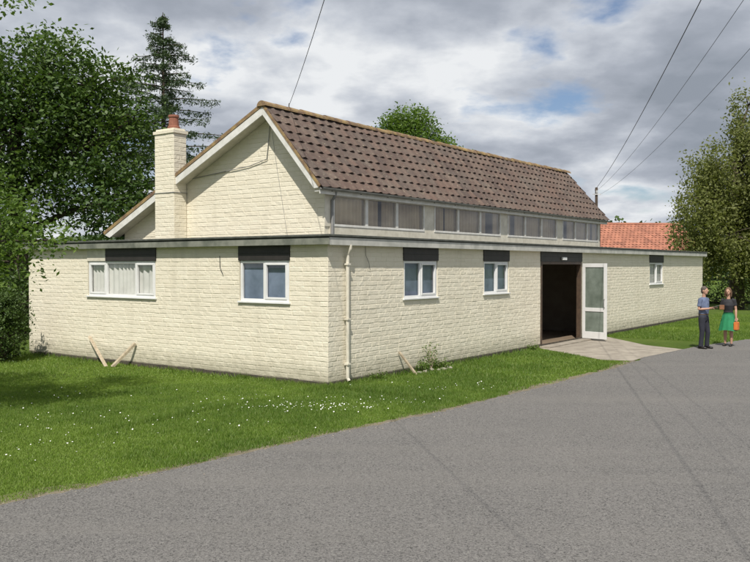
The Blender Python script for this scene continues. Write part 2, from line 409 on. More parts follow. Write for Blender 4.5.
mb.prism_u([(.75,4.0),(7.3,3.2),(2.18,5.72)],C1+.0,C1+.1); mb.box(.955,C1,7.25,7.35,2.96,3.3); mb.obj('inner_and_far_walls',BROWNW,hall)
# pitched roof
U0,U1=.45,16.62
mb=MB()
mb.prism_u([(.62,4.0),(2.18,5.80),(2.18,5.72),(.68,3.99)],U0+.035,U1-.03)
mb.prism_u([(2.18,5.80),(7.66,3.20),(7.6,3.14),(2.18,5.72)],U0+.035,U1-.03)
mb.obj('roof_deck',FELT,hall)
def slope_tiles(mb,e,r,u0,u1,rows,tw=.30):
    e=Vector((0,e[0],e[1])); r=Vector((0,r[0],r[1])); d=(r-e); L=d.length; d/=L; n=Vector((1,0,0)).cross(d); 
    if n.z<0: n=-n
    g=L/rows; cols=round((u1-u0)/tw); tw=(u1-u0)/cols
    prof=[(0,.0),(.08,.0),(.30,-.003),(.50,.0),(.58,.012),(.70,.024),(.82,.024),(.94,.010),(1,.002)]
    for j in range(rows):
        off=0 if j%2==0 else tw/2
        for i in range(cols+(1 if off else 0)):
            a=u0+i*tw-off; b=a+tw
            lift=random.uniform(0,.008); sk=random.uniform(-.009,.009)
            v=[];m=len(prof)
            for (s0,hh) in ((j*g-.035+sk,.034+lift),(j*g-.035+sk,.016+lift),((j+1)*g+.02,.012)):
                for (p,h) in prof:
                    u=min(max(a+(b-a)*p*.995,u0),u1); q=e+d*s0+n*(hh+h+.012*math.sin(u*.9+s0)); v.append((u,q.y,q.z))
            f=[]
            for k in range(m-1): f+=[(k,k+1,2*m+k+1,2*m+k),(m+k,m+k+1,k+1,k)]
            mb.add(v,f)
mb=MB(); slope_tiles(mb,(.56,4.0),(2.18,5.84),U0,U1,9); slope_tiles(mb,(7.72,3.2),(2.18,5.84),U0,U1,20)
mb.obj('roof_tiles',TILE,hall)
mb=MB(); x=U0-.02
while x<U1:
    l=.42; h=random.uniform(-.010,.010)-.03*math.sin(math.pi*(x-U0)/(U1-U0)); pts=[]
    for s,rr in ((x-.02,.13),(x+l,.115)):
        for k in range(9):
            a=math.pi*k/8; pts.append((s,2.18+rr*math.cos(a),5.81+h+rr*.9*math.sin(a)))
    f=[(k,k+1,10+k,9+k) for k in range(8)]+[tuple(range(9))]
    mb.add(pts,f); x+=l
mb.obj('ridge_tiles',RIDGE,hall,smooth=False)
mb=MB()
mb.prism_u([(.56,4.03),(2.18,5.885),(2.18,5.80),(.60,3.985)],U0-.012,U0+.03); mb.prism_u([(2.181,5.885),(7.74,3.24),(7.70,3.17),(2.181,5.80)],U0-.012,U0+.03)
mb.obj('verge_tiles',RIDGE,hall)
mb=MB()
mb.prism_u([(.60,3.98),(2.179,5.795),(2.179,5.62),(.74,3.97)],U0+.0,U0+.034); mb.prism_u([(2.182,5.795),(7.70,3.165),(7.50,3.09),(2.182,5.62)],U0+.0,U0+.034)
mb.obj('bargeboards',WHITE,hall,bevel=.003)
mb=MB(); mb.prism_u([(.70,3.99),(2.179,5.69),(2.179,5.66),(.73,3.98)],U0+.036,g0-.02); mb.prism_u([(2.182,5.69),(7.55,3.14),(7.52,3.11),(2.182,5.66)],U0+.036,g0-.02); mb.obj('verge_soffit',CREAMP,hall)
mb=MB(); mb.box(U0+.035,U1,.60,.625,3.86,3.995); mb.box(U0+.035,U1,.626,.75,3.905,3.93); mb.obj('eaves_fascia',WHITE,hall,bevel=.003)
def gutter(mb,u0,u1,vc,zc,r):
    pts=[];k2=8
    for u in (u0,u1):
        for rr in (r,r-.008):
            for k in range(k2+1):
                a=math.pi+math.pi*k/k2; pts.append((u,vc+rr*math.cos(a),zc+rr*math.sin(a)))
    m=k2+1; f=[]
    for k in range(k2): f+=[(k,k+1,2*m+k+1,2*m+k),(m+k,m+k+1,3*m+k+1,3*m+k)]
    f+=[(0,m,3*m,2*m),(m-1,2*m-1,4*m-1,3*m-1)]
    mb.add(pts,f)
    x=u0+.4
    while x<u1: mb.box(x,x+.03,vc+r-.005,vc+r+.02,zc-.06,zc); x+=1.
mb=MB(); gutter(mb,U0,U1,.535,3.985,.05); mb.obj('eaves_gutter',simple('grey_gutter',(.26,.26,.24),(.16,.16,.145),.5,4,.1,.002),hall)
# chimney
mb=MB()
v0,v1=4.98,5.66; q0,q1=.40,.78
mb.box(q0,q1,v0+.004,v1-.004,2.99,5.50)
blocks(mb,lambda s,z,o:(q0-o,s,z),v0,v1,3.0,5.48,[],ch=.10); blocks(mb,lambda s,z,o:(s,v0+.004-o,z),q0,q1,3.0,5.48,[],ch=.10)
mb.box(q0-.03,q1+.03,v0-.03,v1+.03,5.501,5.57); mb.box(q0+.02,q1-.02,v0+.02,v1-.02,5.571,5.62)
mb.obj('chimney_stack',WALL,hall)
mb=MB(); pc=(q0+q1)/2
mb.tube([(pc,5.2,5.621),(pc,5.2,5.68),(pc,5.2,5.69),(pc,5.2,5.88),(pc,5.2,5.90),(pc,5.2,5.95)],[.15,.145,.125,.11,.13,.125],16); mb.obj('chimney_pot',BRICK,hall,bevel=.005)
mb=MB(); mb.box(q0-.02,q1+.02,v0-.014,v1+.014,4.10,4.115); mb.obj('chimney_flashing',LEAD,hall)
mb=MB(); mb.tube([(.53,-.15,2.80),(.53,-.14,2.72),(.53,-.075,2.60),(.53,-.075,.14),(.53,-.11,.08)],[.036]*5,10)
for z in (2.4,1.3,.4): mb.box(.48,.58,-.12,-.02,z,z+.035)
mb.obj('downpipe',CREAMP,hall,smooth=False)
mb=MB(); mb.tube([(1.0,.60,3.93),(1.0,.62,3.85),(1.0,.70,3.75),(1.0,.70,3.0)],[.03]*4,8); mb.obj('upper_downpipe',LEAD,hall)
def cable(name,pts,r,mat,parent=None,smooth=True):
    cu_=bpy.data.curves.new(name,'CURVE'); cu_.dimensions='3D'; cu_.bevel_depth=r; cu_.bevel_resolution=2
    sp=cu_.splines.new('POLY'); sp.points.add(len(pts)-1)
    for p,q in zip(sp.points,pts): p.co=(*q,1)
    cu_.materials.append(mat); return link(bpy.data.objects.new(name,cu_),parent)
cable('wall_cable',[(.77,2.25,5.5),(.765,2.35,4.72),(.77,2.9,4.6),(.765,4.95,4.42)],.009,LEAD,hall)
cable('wall_cable_drop',[(.77,2.2,5.3),(.765,2.05,4.5),(.765,1.75,3.02)],.004,LEAD,hall)
cable('hook_cable',[(-.03,3.0,2.6),(-.04,2.98,2.35),(-.03,2.9,2.2)],.006,CABLE,hall)
cable('hook_cable_front',[(1.2,-.02,2.79),(1.2,-.03,2.6),(1.3,-.035,2.45),(1.35,-.03,2.3)],.004,CABLE,hall)
mb=MB(); mb.box(11.1,11.4,-.10,-.039,2.55,2.64); mb.obj('door_lamp',UPVC,hall,bevel=.01)

def prop(name,a,b,w):
    mb=MB(); mb.tube([a,b],[(w,w*.5),(w,w*.5)],4); mb.obj(name,STICK)
wx=lambda u,v,z:(*to_world(u,v),z)
prop('leaning_timber_stake',wx(-.5,6.35,.0),wx(-.05,7.65,.62),.04)
prop('leaning_timber_stake',wx(-.45,6.2,.0),wx(-.05,5.85,.55),.045)
prop('leaning_timber_stake',wx(2.62,-.35,.0),wx(2.4,-.04,.50),.03)

# ------------------------------------------------------------------ foliage
def leaves(name,C,size,nper,leaf,mat,parent=None,flat=.5,tone=None,aspect=.55):
    C=np.asarray(C,float); n=len(C)
    size=np.asarray(size,float); 
    if size.ndim==0: size=np.full(3,size)
    c=np.repeat(C,nper,0)+rng.normal(0,1,(n*nper,3))*size
    M=len(c)
    nn=rng.normal(0,1,(M,3)); nn[:,2]=np.abs(nn[:,2])+flat; nn/=np.linalg.norm(nn,axis=1)[:,None]
    r=rng.normal(0,1,(M,3)); a=np.cross(nn,r); a/=np.linalg.norm(a,axis=1)[:,None]; b=np.cross(nn,a)
    s=leaf*rng.uniform(.6,1.3,(M,1))
    V=np.stack([c-a*s*.5,c+b*s*aspect*.5,c+a*s*.5,c-b*s*aspect*.5],1)
    if tone is None: tone=rng.uniform(0,1,n)
    t=np.clip(np.repeat(tone,nper)+rng.normal(0,.12,M),0,1)
    return np_mesh(name,V,4,mat,parent,t)
def tree(name,base,trunk_h,tr,lobes,nclump,nper,leaf,csize,mat,bare=None,hang=0):
    root=empty(name,base); mb=MB()
    top=Vector((random.uniform(-.3,.3),random.uniform(-.3,.3),trunk_h))
    mb.tube([(0,0,-.1),(tr*.2,0,trunk_h*.3),(top.x*.5,top.y*.5,trunk_h*.65),tuple(top)],[tr*1.3,tr,tr*.75,tr*.4],9)
    C=[];T=[]
    vol=[(l[3]*l[4]*l[5])**.8 for l in lobes]; tot=sum(vol)
    for l,vv in zip(lobes,vol):
        k=max(6,int(nclump*vv/tot)); c=Vector(l[:3]); lt=random.uniform(.15,.85)
        s=Vector((top.x*.6,top.y*.6,min(c.z*.75,trunk_h*random.uniform(.55,.95))))
        mid=(s+c)/2+Vector((random.uniform(-.3,.3),random.uniform(-.3,.3),.25))
        mb.tube([tuple(s),tuple(mid),tuple(c)],[tr*.38,tr*.26,tr*.12],6)
        for i in range(k):
            d=Vector((random.gauss(0,1),random.gauss(0,1),random.gauss(0,1))).normalized(); rr=random.uniform(.15,1)**.45*random.choice([1,1,1,1.18])
            p=c+Vector((d.x*l[3]*rr,d.y*l[4]*rr,d.z*l[5]*rr)); C.append(tuple(p)); T.append(lt+random.uniform(-.25,.25))
            if i%6==0: mb.tube([tuple(c),tuple((c+p)/2+Vector((0,0,.1))),tuple(p)],[tr*.10,tr*.06,tr*.025],4)
            if hang and d.z<.5 and rr>.6:
                L=random.uniform(.3,hang); q=0
                while q<L: q+=csize*.8; C.append((p.x+random.uniform(-.05,.05),p.y,p.z-q)); T.append(lt+random.uniform(-.25,.25))
    if bare:
        for a in bare: mb.tube(a,[.04,.028,.016,.008][:len(a)],5)
    mb.obj('trunk_and_limbs',BARK,root,smooth=True)
    cs=(csize,csize,csize*(.7 if not hang else 1.3))
    leaves('foliage',C,cs,nper,leaf,mat,root,tone=np.array(T),flat=.5 if not hang else 0)
    return root
# overhanging tree: crown reaches over the lawn at the far left
tree('apple_tree',(-9.9,11.9,0),3.6,.16,[(.6,.4,4.0,1.6,1.6,1.1),(2.4,.6,3.7,1.3,1.3,.9),(3.2,1.2,3.3,1.1,1.0,.75),(3.9,1.4,3.0,.7,.8,.55),(1.7,1.6,4.9,1.3,1.2,.8),(1.2,-.6,3.0,1.3,1.3,.8),(4.2,1.2,2.45,.5,.6,.4),(4.75,1.4,2.8,.3,.4,.2),(3.3,.9,2.3,.7,.8,.5),(-1.5,0,4,1.5,1.5,1.2),(0,-2,3.8,1.4,1.4,1),(4.2,.4,6.4,.75,.6,.28),(3.8,.1,6.9,.9,.7,.3),(2.6,-2.2,3.6,1.1,1.,.7)],
     1350,32,.085,.16,L_FRONT,bare=[[(1,0,4),(2.0,.3,5.4),(3.2,.3,6.1),(4.9,.3,6.5)],[(2.0,.3,5.4),(2.8,.1,6.2),(3.6,0,6.7),(4.7,-.1,7.0)]])
tree('ash_tree',(-12.5,29,0),7.5,.35,[(0,0,7.4,3.2,3,2.3),(-3,-.5,6.5,2.6,2.6,2.2),(2.6,.3,6.4,2.3,2.2,2.0),(1.0,0,9.0,2.0,1.9,1.5),(3.4,-.6,4.6,1.8,2,1.5),(-1,-1,4.5,2.8,2.2,1.7),(-4,0,3.6,2.4,2.4,1.7),(4.1,0,7.5,1.1,1.1,.9),(-1.5,0,9.4,1.2,1.2,.8),(2.8,0,8.6,1.3,1.2,.9),(-3.5,0,9,1.6,1.4,1.1)],
     1900,30,.18,.29,L_MID)
tree('ash_tree',(-19.5,31,0),8.5,.35,[(0,0,7.8,3.6,3,2.6),(3,0,9,2.4,2.2,1.8),(-1,-1,4.5,3.4,2.6,2.1),(2.5,-1,6,2.4,2,1.8)],1000,30,.22,.34,L_MID)
tree('oak_tree',(2.3,56,0),9,.4,[(0,0,10.4,2.3,2,1.9),(-1.8,0,10.0,1.4,1.6,1.2),(1.9,0,9.9,1.3,1.6,1.2),(.1,0,12.0,1.6,1.4,1.0),(-.9,0,11.6,1.0,1.2,.8),(0,0,7.5,2.8,2.5,1.6)],900,26,.21,.30,L_FRONT)
tree('willow_tree',(19.6,45,0),8,.35,[(0,0,7.6,2.4,2.4,2.0),(-2.0,-.5,5.8,1.5,1.7,1.2),(-2.6,-.5,3.9,1.1,1.3,1.0),(1.8,-.5,6.2,2.2,2.,2.),(1.4,0,9.6,1.7,1.7,1.5),(-.8,-1,4.0,1.5,1.6,1.1),(1.6,-1,3.5,2.2,1.6,1.4),(2.6,0,8.8,1.6,1.6,1.6),(.6,0,11,.9,.8,.9)],
     850,18,.17,.22,L_WIL,hang=1.9)
tree('hornbeam_tree',(24.5,47,0),9,.35,[(0,0,8,2.6,2.5,3),(-1.5,0,5.5,2.2,2.2,2),(1,0,11,1.6,1.6,1.6)],600,28,.19,.3,L_MID)
def conifer(name,base,h,R,mat,z0=1.5):
    root=empty(name,base); mb=MB(); mb.tube([(0,0,0),(0,0,h*.5),(0,0,h)],[.2,.12,.015],8); C=[]
    z=z0
    while z<h-.15:
        f=1-z/h
        a0=random.uniform(0,6.28); nb=5
        for k in range(nb):
            a=a0+k*6.283/nb+random.uniform(-.35,.35); L=(R*f**.85+.12)*random.uniform(.5,1.2)
            pts=[]; n=6; z1=z+random.uniform(-.12,.12)
            for i in range(n+1):
                t=i/n; pts.append((math.cos(a)*L*t,math.sin(a)*L*t,z1+L*(.32*t-.62*t*t+.34*t**3)))
            mb.tube(pts,[.035*(1-t/7.) for t in range(n+1)],4)
            m=int(L/.15)+2
            for i in range(m):
                t=.12+.88*(i+.5)/m; j=min(int(t*n),n-1); q=t*n-j; p=[pts[j][x]*(1-q)+pts[j+1][x]*q for x in range(3)]
                w=.10*(1-t)*L+.05
                for s in (-1,0,1):
                    C.append((p[0]-math.sin(a)*w*s,p[1]+math.cos(a)*w*s,p[2]-.06*abs(s)-random.uniform(0,.14)))
        z+=random.uniform(.5,.75)*(1.25-.6*(z/h))
    mb.obj('trunk_and_boughs',BARK,root)
    leaves('foliage',C,(.06,.06,.06),9,.14,mat,root,flat=.2,aspect=.28)
conifer('larch_tree',(-8.9,35,0),13.0,6.6,L_CON)
def shrub(name,base,lobes,n,nper,leaf,cs,mat):
    root=empty(name,base); C=[]; mb=MB()
    for l in lobes:
        for i in range(n//len(lobes)):
            d=Vector((random.gauss(0,1),random.gauss(0,1),random.gauss(0,1))).normalized(); rr=random.uniform(.3,1)**.5
            p=(l[0]+d.x*l[3]*rr,l[1]+d.y*l[4]*rr,max(.05,l[2]+d.z*l[5]*rr)); C.append(p)
            if i%9==0: mb.tube([(l[0]*.6,l[1]*.6,0),p],[.02,.008],4)
    mb.obj('stems',BARK,root); leaves('foliage',C,cs,nper,leaf,mat,root)
shrub('evergreen_bush',(-9.35,20.6,0),[(0,0,.8,.75,.55,.85),(.15,.1,1.25,.4,.45,.5),(-.9,.3,.8,.7,.7,.8)],450,34,.075,.10,L_DARK)
shrub('garden_hedge',(-16,27,0),[(x,random.uniform(-.4,.4),1.2,1.2,.8,1.3) for x in np.arange(-6,5.2,1.3)],600,24,.14,.2,L_DARK)
shrub('boundary_hedge',(27,52,0),[(x,random.uniform(-.5,.5)+.1*x,1.0,1.4,.8,1.1) for x in np.arange(-12,14,1.5)],800,22,.16,.22,L_DARK)
C=[];T=[]
x=-150
while x<170:
    h=random.uniform(5.5,9.5); w=random.uniform(4,7); y=128+random.uniform(-6,8)+ .05*x; t=random.random()
    for i in range(130):
        d=Vector((random.gauss(0,1),random.gauss(0,1),random.gauss(0,1))).normalized(); rr=random.uniform(.3,1)**.4
        C.append((x+d.x*w*rr,y+d.y*w*.6*rr,max(.3,h*.5+d.z*h*.5*rr))); T.append(t)
    x+=w*.9
leaves('distant_tree_line',C,.55,12,.85,L_DARK,tone=np.array(T))
C=[];T=[]
for i in range(1800):
    C.append((random.uniform(-60,60),-34+random.uniform(-2,2),abs(random.gauss(0,2.6)))); T.append(random.random())
leaves('lane_hedge',C,.4,10,.7,L_DARK,tone=np.array(T))
V=[];F=[];nx=80
for j,(y,hh) in enumerate(((200,0),(330,10),(480,22),(700,30))):
    for i in range(nx+1):
        X=-600+1200*i/nx; V.append((X,y,hh*(.75+.25*math.sin(X*.011+j)+.12*math.sin(X*.031))-.2))
for j in range(3):
    for i in range(nx): a=j*(nx+1)+i; F.append((a,a+1,a+nx+2,a+nx+1))
mesh_obj('distant_hills',V,F,simple('hill_pasture',(.06,.10,.035),(.04,.065,.025),.95,.02,0),smooth=True)

def weed(name,u,v,h,n,mat,leafn=26):
    root=empty(name,wx(u,v,0)); mb=MB(); C=[]
    for i in range(n):
        a=random.uniform(0,6.28); r=random.uniform(.05,.25); hh=h*random.uniform(.5,1)
        p1=(math.cos(a)*r*.5,math.sin(a)*r*.5,hh*.6); p2=(math.cos(a)*r,math.sin(a)*r,hh)
        mb.tube([(0,0,0),p1,p2],[.006,.005,.003],4)
        for t in np.linspace(.25,1,7): C.append((p2[0]*t,p2[1]*t,hh*t))
    mb.obj('stalks',mat,root); leaves('leaves',C,.035,leafn//3,.05,L_FRONT,root)
weed('wall_weed',3.45,-.2,.62,9,STICK,14); weed('wall_weed',3.1,-.25,.25,8,STICK,22); weed('wall_weed',3.9,-.2,.22,8,STICK,22); weed('wall_weed',8.9,-.15,.18,6,STICK,18); weed('wall_weed',1.4,-.12,.15,6,STICK,18)
mb=MB()
for i in range(9):
    u=2.9+i*.14+random.uniform(-.05,.05); X,Y=to_world(u,-.33+random.uniform(-.12,.1)); mb.ell((X,Y,.02),(random.uniform(.04,.08),.06,random.uniform(.025,.05)),8,5)
mb.obj('edging_stones',simple('pale_stone',(.38,.35,.29),(.25,.23,.18),.9,9,.5,.01))

# ------------------------------------------------------------------ grass blades
def edgeX(Y): 
    ys=np.array([p[1] for p in EDGE]); xs=np.array([p[0] for p in EDGE]); return np.interp(Y,ys,xs)
def in_poly(X,Y,P):
    r=np.zeros(len(X),bool); n=len(P); j=n-1
    for i in range(n):
        xi,yi=P[i]; xj,yj=P[j]
        c=((yi>Y)!=(yj>Y))&(X<(xj-xi)*(Y-yi)/(yj-yi+1e-12)+xi); r^=c; j=i
    return r
G=[rng.uniform(0,1,(64,64)) for _ in range(4)]
def vnoise(X,Y):
    tot=0;amp=0
    for k,(g,s,a) in enumerate(zip(G,(.45,1.1,2.6,6.),(1,.8,.6,.45))):
        x=(X+40)*s; y=(Y+7)*s; i=np.floor(x).astype(int); j=np.floor(y).astype(int); fx=x-i; fy=y-j; fx=fx*fx*(3-2*fx); fy=fy*fy*(3-2*fy)
        q=lambda p,r:g[p%64,r%64]
        tot=tot+a*((q(i,j)*(1-fx)+q(i+1,j)*fx)*(1-fy)+(q(i,j+1)*(1-fx)+q(i+1,j+1)*fx)*fy); amp+=a
    return np.clip((tot/amp-.5)*2.2+.5,0,1)
def blades(name,n,xr,yr,hr,wd):
    X=rng.uniform(*xr,n); Y=rng.uniform(*yr,n)
    e=edgeX(Y)+rng.normal(0,.05,n)-.10+.20*(vnoise(X*1.5+9,Y*1.5)-.5)
    u=(X+.92)*cu+(Y-16.2)*su; v=-(X+.92)*su+(Y-16.2)*cu
    k=(X<e-.02)&~((u>-.03)&(v>-.03)&(u<LU))&(np.abs(X)/Y<.53)&~in_poly(X,Y,ap)
    X,Y=X[k],Y[k]; m=len(X)
    pn=vnoise(X,Y)
    uu=(X+.92)*cu+(Y-16.2)*su; vv=-(X+.92)*su+(Y-16.2)*cu
    dist=np.where(vv<0,-vv,99); dist=np.minimum(dist,np.where(uu<0,-uu,99)); 
    h=rng.uniform(*hr,m)*(1.35-.8*pn)*(1+1.6*np.exp(-(dist/.12)**2))
    a=rng.uniform(0,6.283,m); b=rng.uniform(0,6.283,m); l=rng.uniform(.1,.9,m)*h
    P=np.stack([X,Y,np.zeros(m)],1); w=wd*rng.uniform(.6,1.3,m)
    dx=np.stack([np.cos(a)*w,np.sin(a)*w,np.zeros(m)],1)
    tip=P+np.stack([np.cos(b)*l,np.sin(b)*l,h],1)
    V=np.stack([P-dx,P+dx,tip],1)
    np_mesh(name,V,3,GRASSB,None,np.clip(pn*1.05-.05+rng.normal(0,.2,m),0,1))
blades('grass_blades',700000,(-9.,2.5),(7.3,17.5),(.02,.05),.005)
blades('grass_blades',200000,(-13.,7.),(15.5,24),(.03,.06),.009)
def strip():
    n=120000; u=rng.uniform(14.4,30,n); v=rng.uniform(-9,0,n); X=-.92+u*cu-v*su; Y=16.2+u*su+v*cu
    k=(X<edgeX(Y)+rng.normal(0,.05,n))&~in_poly(X,Y,ap)&((v<-.03)|(u>LU)); X,Y=X[k],Y[k]; m=len(X)
    h=rng.uniform(.03,.08,m); a=rng.uniform(0,6.283,m); b=rng.uniform(0,6.283,m); l=rng.uniform(.1,.8,m)*h
    P=np.stack([X,Y,np.zeros(m)],1); dx=np.stack([np.cos(a)*.01,np.sin(a)*.01,np.zeros(m)],1)
    V=np.stack([P-dx,P+dx,P+np.stack([np.cos(b)*l,np.sin(b)*l,h],1)],1); np_mesh('grass_blades',V,3,GRASSB,None,np.clip(vnoise(X,Y)+rng.normal(0,.2,m),0,1))
strip()
DA=simple('daisy_petal',(.8,.8,.76),(.72,.72,.66),.7,5,0)
cs=[(-.85,13.7,.45,80),(-1.9,13.9,.5,30),(-2.4,14.6,.7,30),(-4.5,11.5,1.5,45),(.2,14.3,.6,40),(-5.5,14.5,2,50),(-3,12,1.5,40),(1.6,16.2,.8,40)]
P=np.concatenate([rng.normal(0,1,(n,2))*(s,s*.6)+(x,y) for x,y,s,n in cs]); m=len(P)
k=(P[:,0]<edgeX(P[:,1])-.15); uu=(P[:,0]+.92)*cu+(P[:,1]-16.2)*su; vv=-(P[:,0]+.92)*su+(P[:,1]-16.2)*cu; k&=~((uu>-.05)&(vv>-.05)); P=P[k]; m=len(P)
ang=np.arange(6)/6*2*np.pi; r=rng.uniform(.006,.013,m); z=rng.uniform(.04,.065,m); ti=rng.uniform(-.7,.3,m)
V=np.stack([P[:,0,None]+r[:,None]*np.cos(ang),P[:,1,None]+r[:,None]*np.sin(ang),z[:,None]+r[:,None]*np.sin(ang)*(-ti[:,None])],-1)
np_mesh('lawn_daisies',V,6,DA)

# ------------------------------------------------------------------ neighbouring house
hs=empty('red_roofed_house',(19.8,62,0),math.radians(6))
mb=MB(); mb.box(-4.6,4.6,0,7,0,3.3); mb.prism_u([(0,3.3),(7,3.3),(3.5,5.3)],-4.6,-4.5); mb.prism_u([(0,3.3),(7,3.3),(3.5,5.3)],4.5,4.6); mb.obj('walls',BRICK,hs)
mb=MB(); slope_tiles(mb,(-.35,3.2),(3.5,5.62),-4.9,4.9,13,.3); slope_tiles(mb,(7.35,3.2),(3.5,5.62),-4.9,4.9,8,.6); mb.obj('roof_tiles',ORTILE,hs)
mb=MB(); mb.tube([(-4.9,3.5,5.62),(4.9,3.5,5.62)],[.13,.13],8); mb.obj('ridge',ORTILE,hs)
mb=MB()
for x in (-3,-.5,2.4): mb.box(x,x+1.1,-.04,.02,1.1,2.3)
mb.obj('windows',UPVC,hs)

# ------------------------------------------------------------------ poles and overhead wires
POLEM=simple('creosoted_pole',(.12,.09,.065),(.08,.06,.045),.9,6,.4,.01)
INS=simple('insulator_white',(.7,.7,.68),None,.3,3,0)
e=empty('telegraph_pole',(1.2,-7,0)); mb=MB(); mb.tube([(0,0,0),(0,0,7.4)],[.11,.085],12); mb.box(-1.3,1.3,-.15,-.08,7.05,7.15); mb.obj('pole_and_crossarm',POLEM,e)
mb=MB()
for k in (-.6,.3,1.1,-1.1): mb.tube([(k,-.1,7.15),(k,-.1,7.2),(k,-.1,7.28)],[.035,.045,.03],8)
mb.obj('insulators',INS,e)
e=empty('telegraph_pole',(8.85,33.2,0)); mb=MB(); mb.tube([(0,0,0),(0,0,5.5)],[.075,.055],10); mb.obj('pole',POLEM,e)
mb=MB(); mb.tube([(0,-.07,5.25),(0,-.07,5.30),(0,-.07,5.38)],[.03,.04,.03],8); mb.box(-.16,.16,-.09,-.062,5.2,5.24); mb.obj('insulator_bracket',INS,e)
def wire(a,b,sag,r=.009):
    pts=[]
    for i in range(41):
        t=i/40; pts.append(tuple(a[k]+(b[k]-a[k])*t-(4*sag*t*(1-t) if k==2 else 0) for k in range(3)))
    cable('overhead_wire',pts,r,CABLE)
rp=wx(1.3,2.18,5.95)
wire(rp,(2.3,-7,7.28),.55,.0055)
wire((8.75,33.1,5.38),(.6,-7,7.28),.62,.0065)
wire((8.85,33.1,5.38),(1.35,-7,7.28),.75,.0035); wire((8.98,33.1,5.22),(2.0,-7,7.1),.80,.0035)
mb=MB(); mb.tube([wx(1.3,2.18,5.85),wx(1.3,2.18,6.0)],[.015,.012],6); mb.obj('ridge_wire_bracket',LEAD)

# ------------------------------------------------------------------ people
SKIN=simple('skin',(.50,.30,.21),(.44,.25,.17),.55,6,0)
EYE=simple('eye_dark',(.03,.025,.02),None,.3,3,0); LIP=simple('lips',(.36,.14,.11),None,.5,3,0)
def remesh(mb,name,mat,parent,vox,sm=4):
    o=mb.obj(name,mat,parent,smooth=True); m=o.modifiers.new('r','REMESH'); m.mode='VOXEL'; m.voxel_size=vox; m.use_smooth_shade=True
    s=o.modifiers.new('s','SMOOTH'); s.factor=.5; s.iterations=sm; return o
def hand(mb,w,d,side,hold=True):
    w=Vector(w); d=Vector(d).normalized(); up=Vector((0,0,1)); sdir=d.cross(up).normalized(); n=sdir.cross(d).normalized()
    pal=w+d*.085
    mb.tube([tuple(w),tuple(w+d*.04),tuple(pal)],[(.024,.02),(.034,.016),(.036,.014)],8)
    for i,(o,L) in enumerate(((-.03,.062),(-.01,.074),(.011,.068),(.03,.054))):
        b=pal+sdir*o; p1=b+d*L*.45; p2=p1+d*L*.25-n*L*.28; p3=p2-n*L*.25-d*L*.08
        mb.tube([tuple(b-d*.02),tuple(p1),tuple(p2),tuple(p3)],[.009,.0085,.008,.007],6)
    t0=w+d*.025+sdir*side*.028; mb.tube([tuple(t0),tuple(t0+sdir*side*.025+d*.025),tuple(t0+sdir*side*.02+d*.058+n*.012)],[.012,.010,.008],6)
def head(root,z,y,mat_hair,long_hair,tilt,body):
    c=(0,y,z)
    body.ell(c,(.074,.092,.112),18,12); body.ell((0,y-.03,z-.06),(.052,.06,.06),14,9)
    body.tube([(0,y-.085,z+.02),(0,y-.112,z-.018),(0,y-.088,z-.03)],[.008,.015,.010],7)
    for s in (-1,1): body.ell((s*.076,y+.005,z-.01),(.012,.02,.032),8,6)
    e=MB()
    for s in (-1,1): e.ell((s*.03,y-.083,z+.008),(.012,.008,.007),8,6)
    e.obj('eyes',EYE,root)
    e=MB(); e.ell((0,y-.086,z-.058),(.024,.010,.007),10,6); e.obj('mouth',LIP,root)
    h=MB(); h.ell((0,y+.016,z+.035),(.084,.096,.094),16,10); h.ell((0,y+.045,z-.015),(.078,.066,.085),14,9)
    if long_hair:
        h.ell((0,y+.06,z-.09),(.085,.05,.12),14,9)
        for s in (-1,1): h.tube([(s*.07,y+.0,z+.04),(s*.088,y+.01,z-.06),(s*.085,y+.0,z-.17)],[.03,.03,.018],8)
    remesh(h,'hair',mat_hair,root,.009,3)
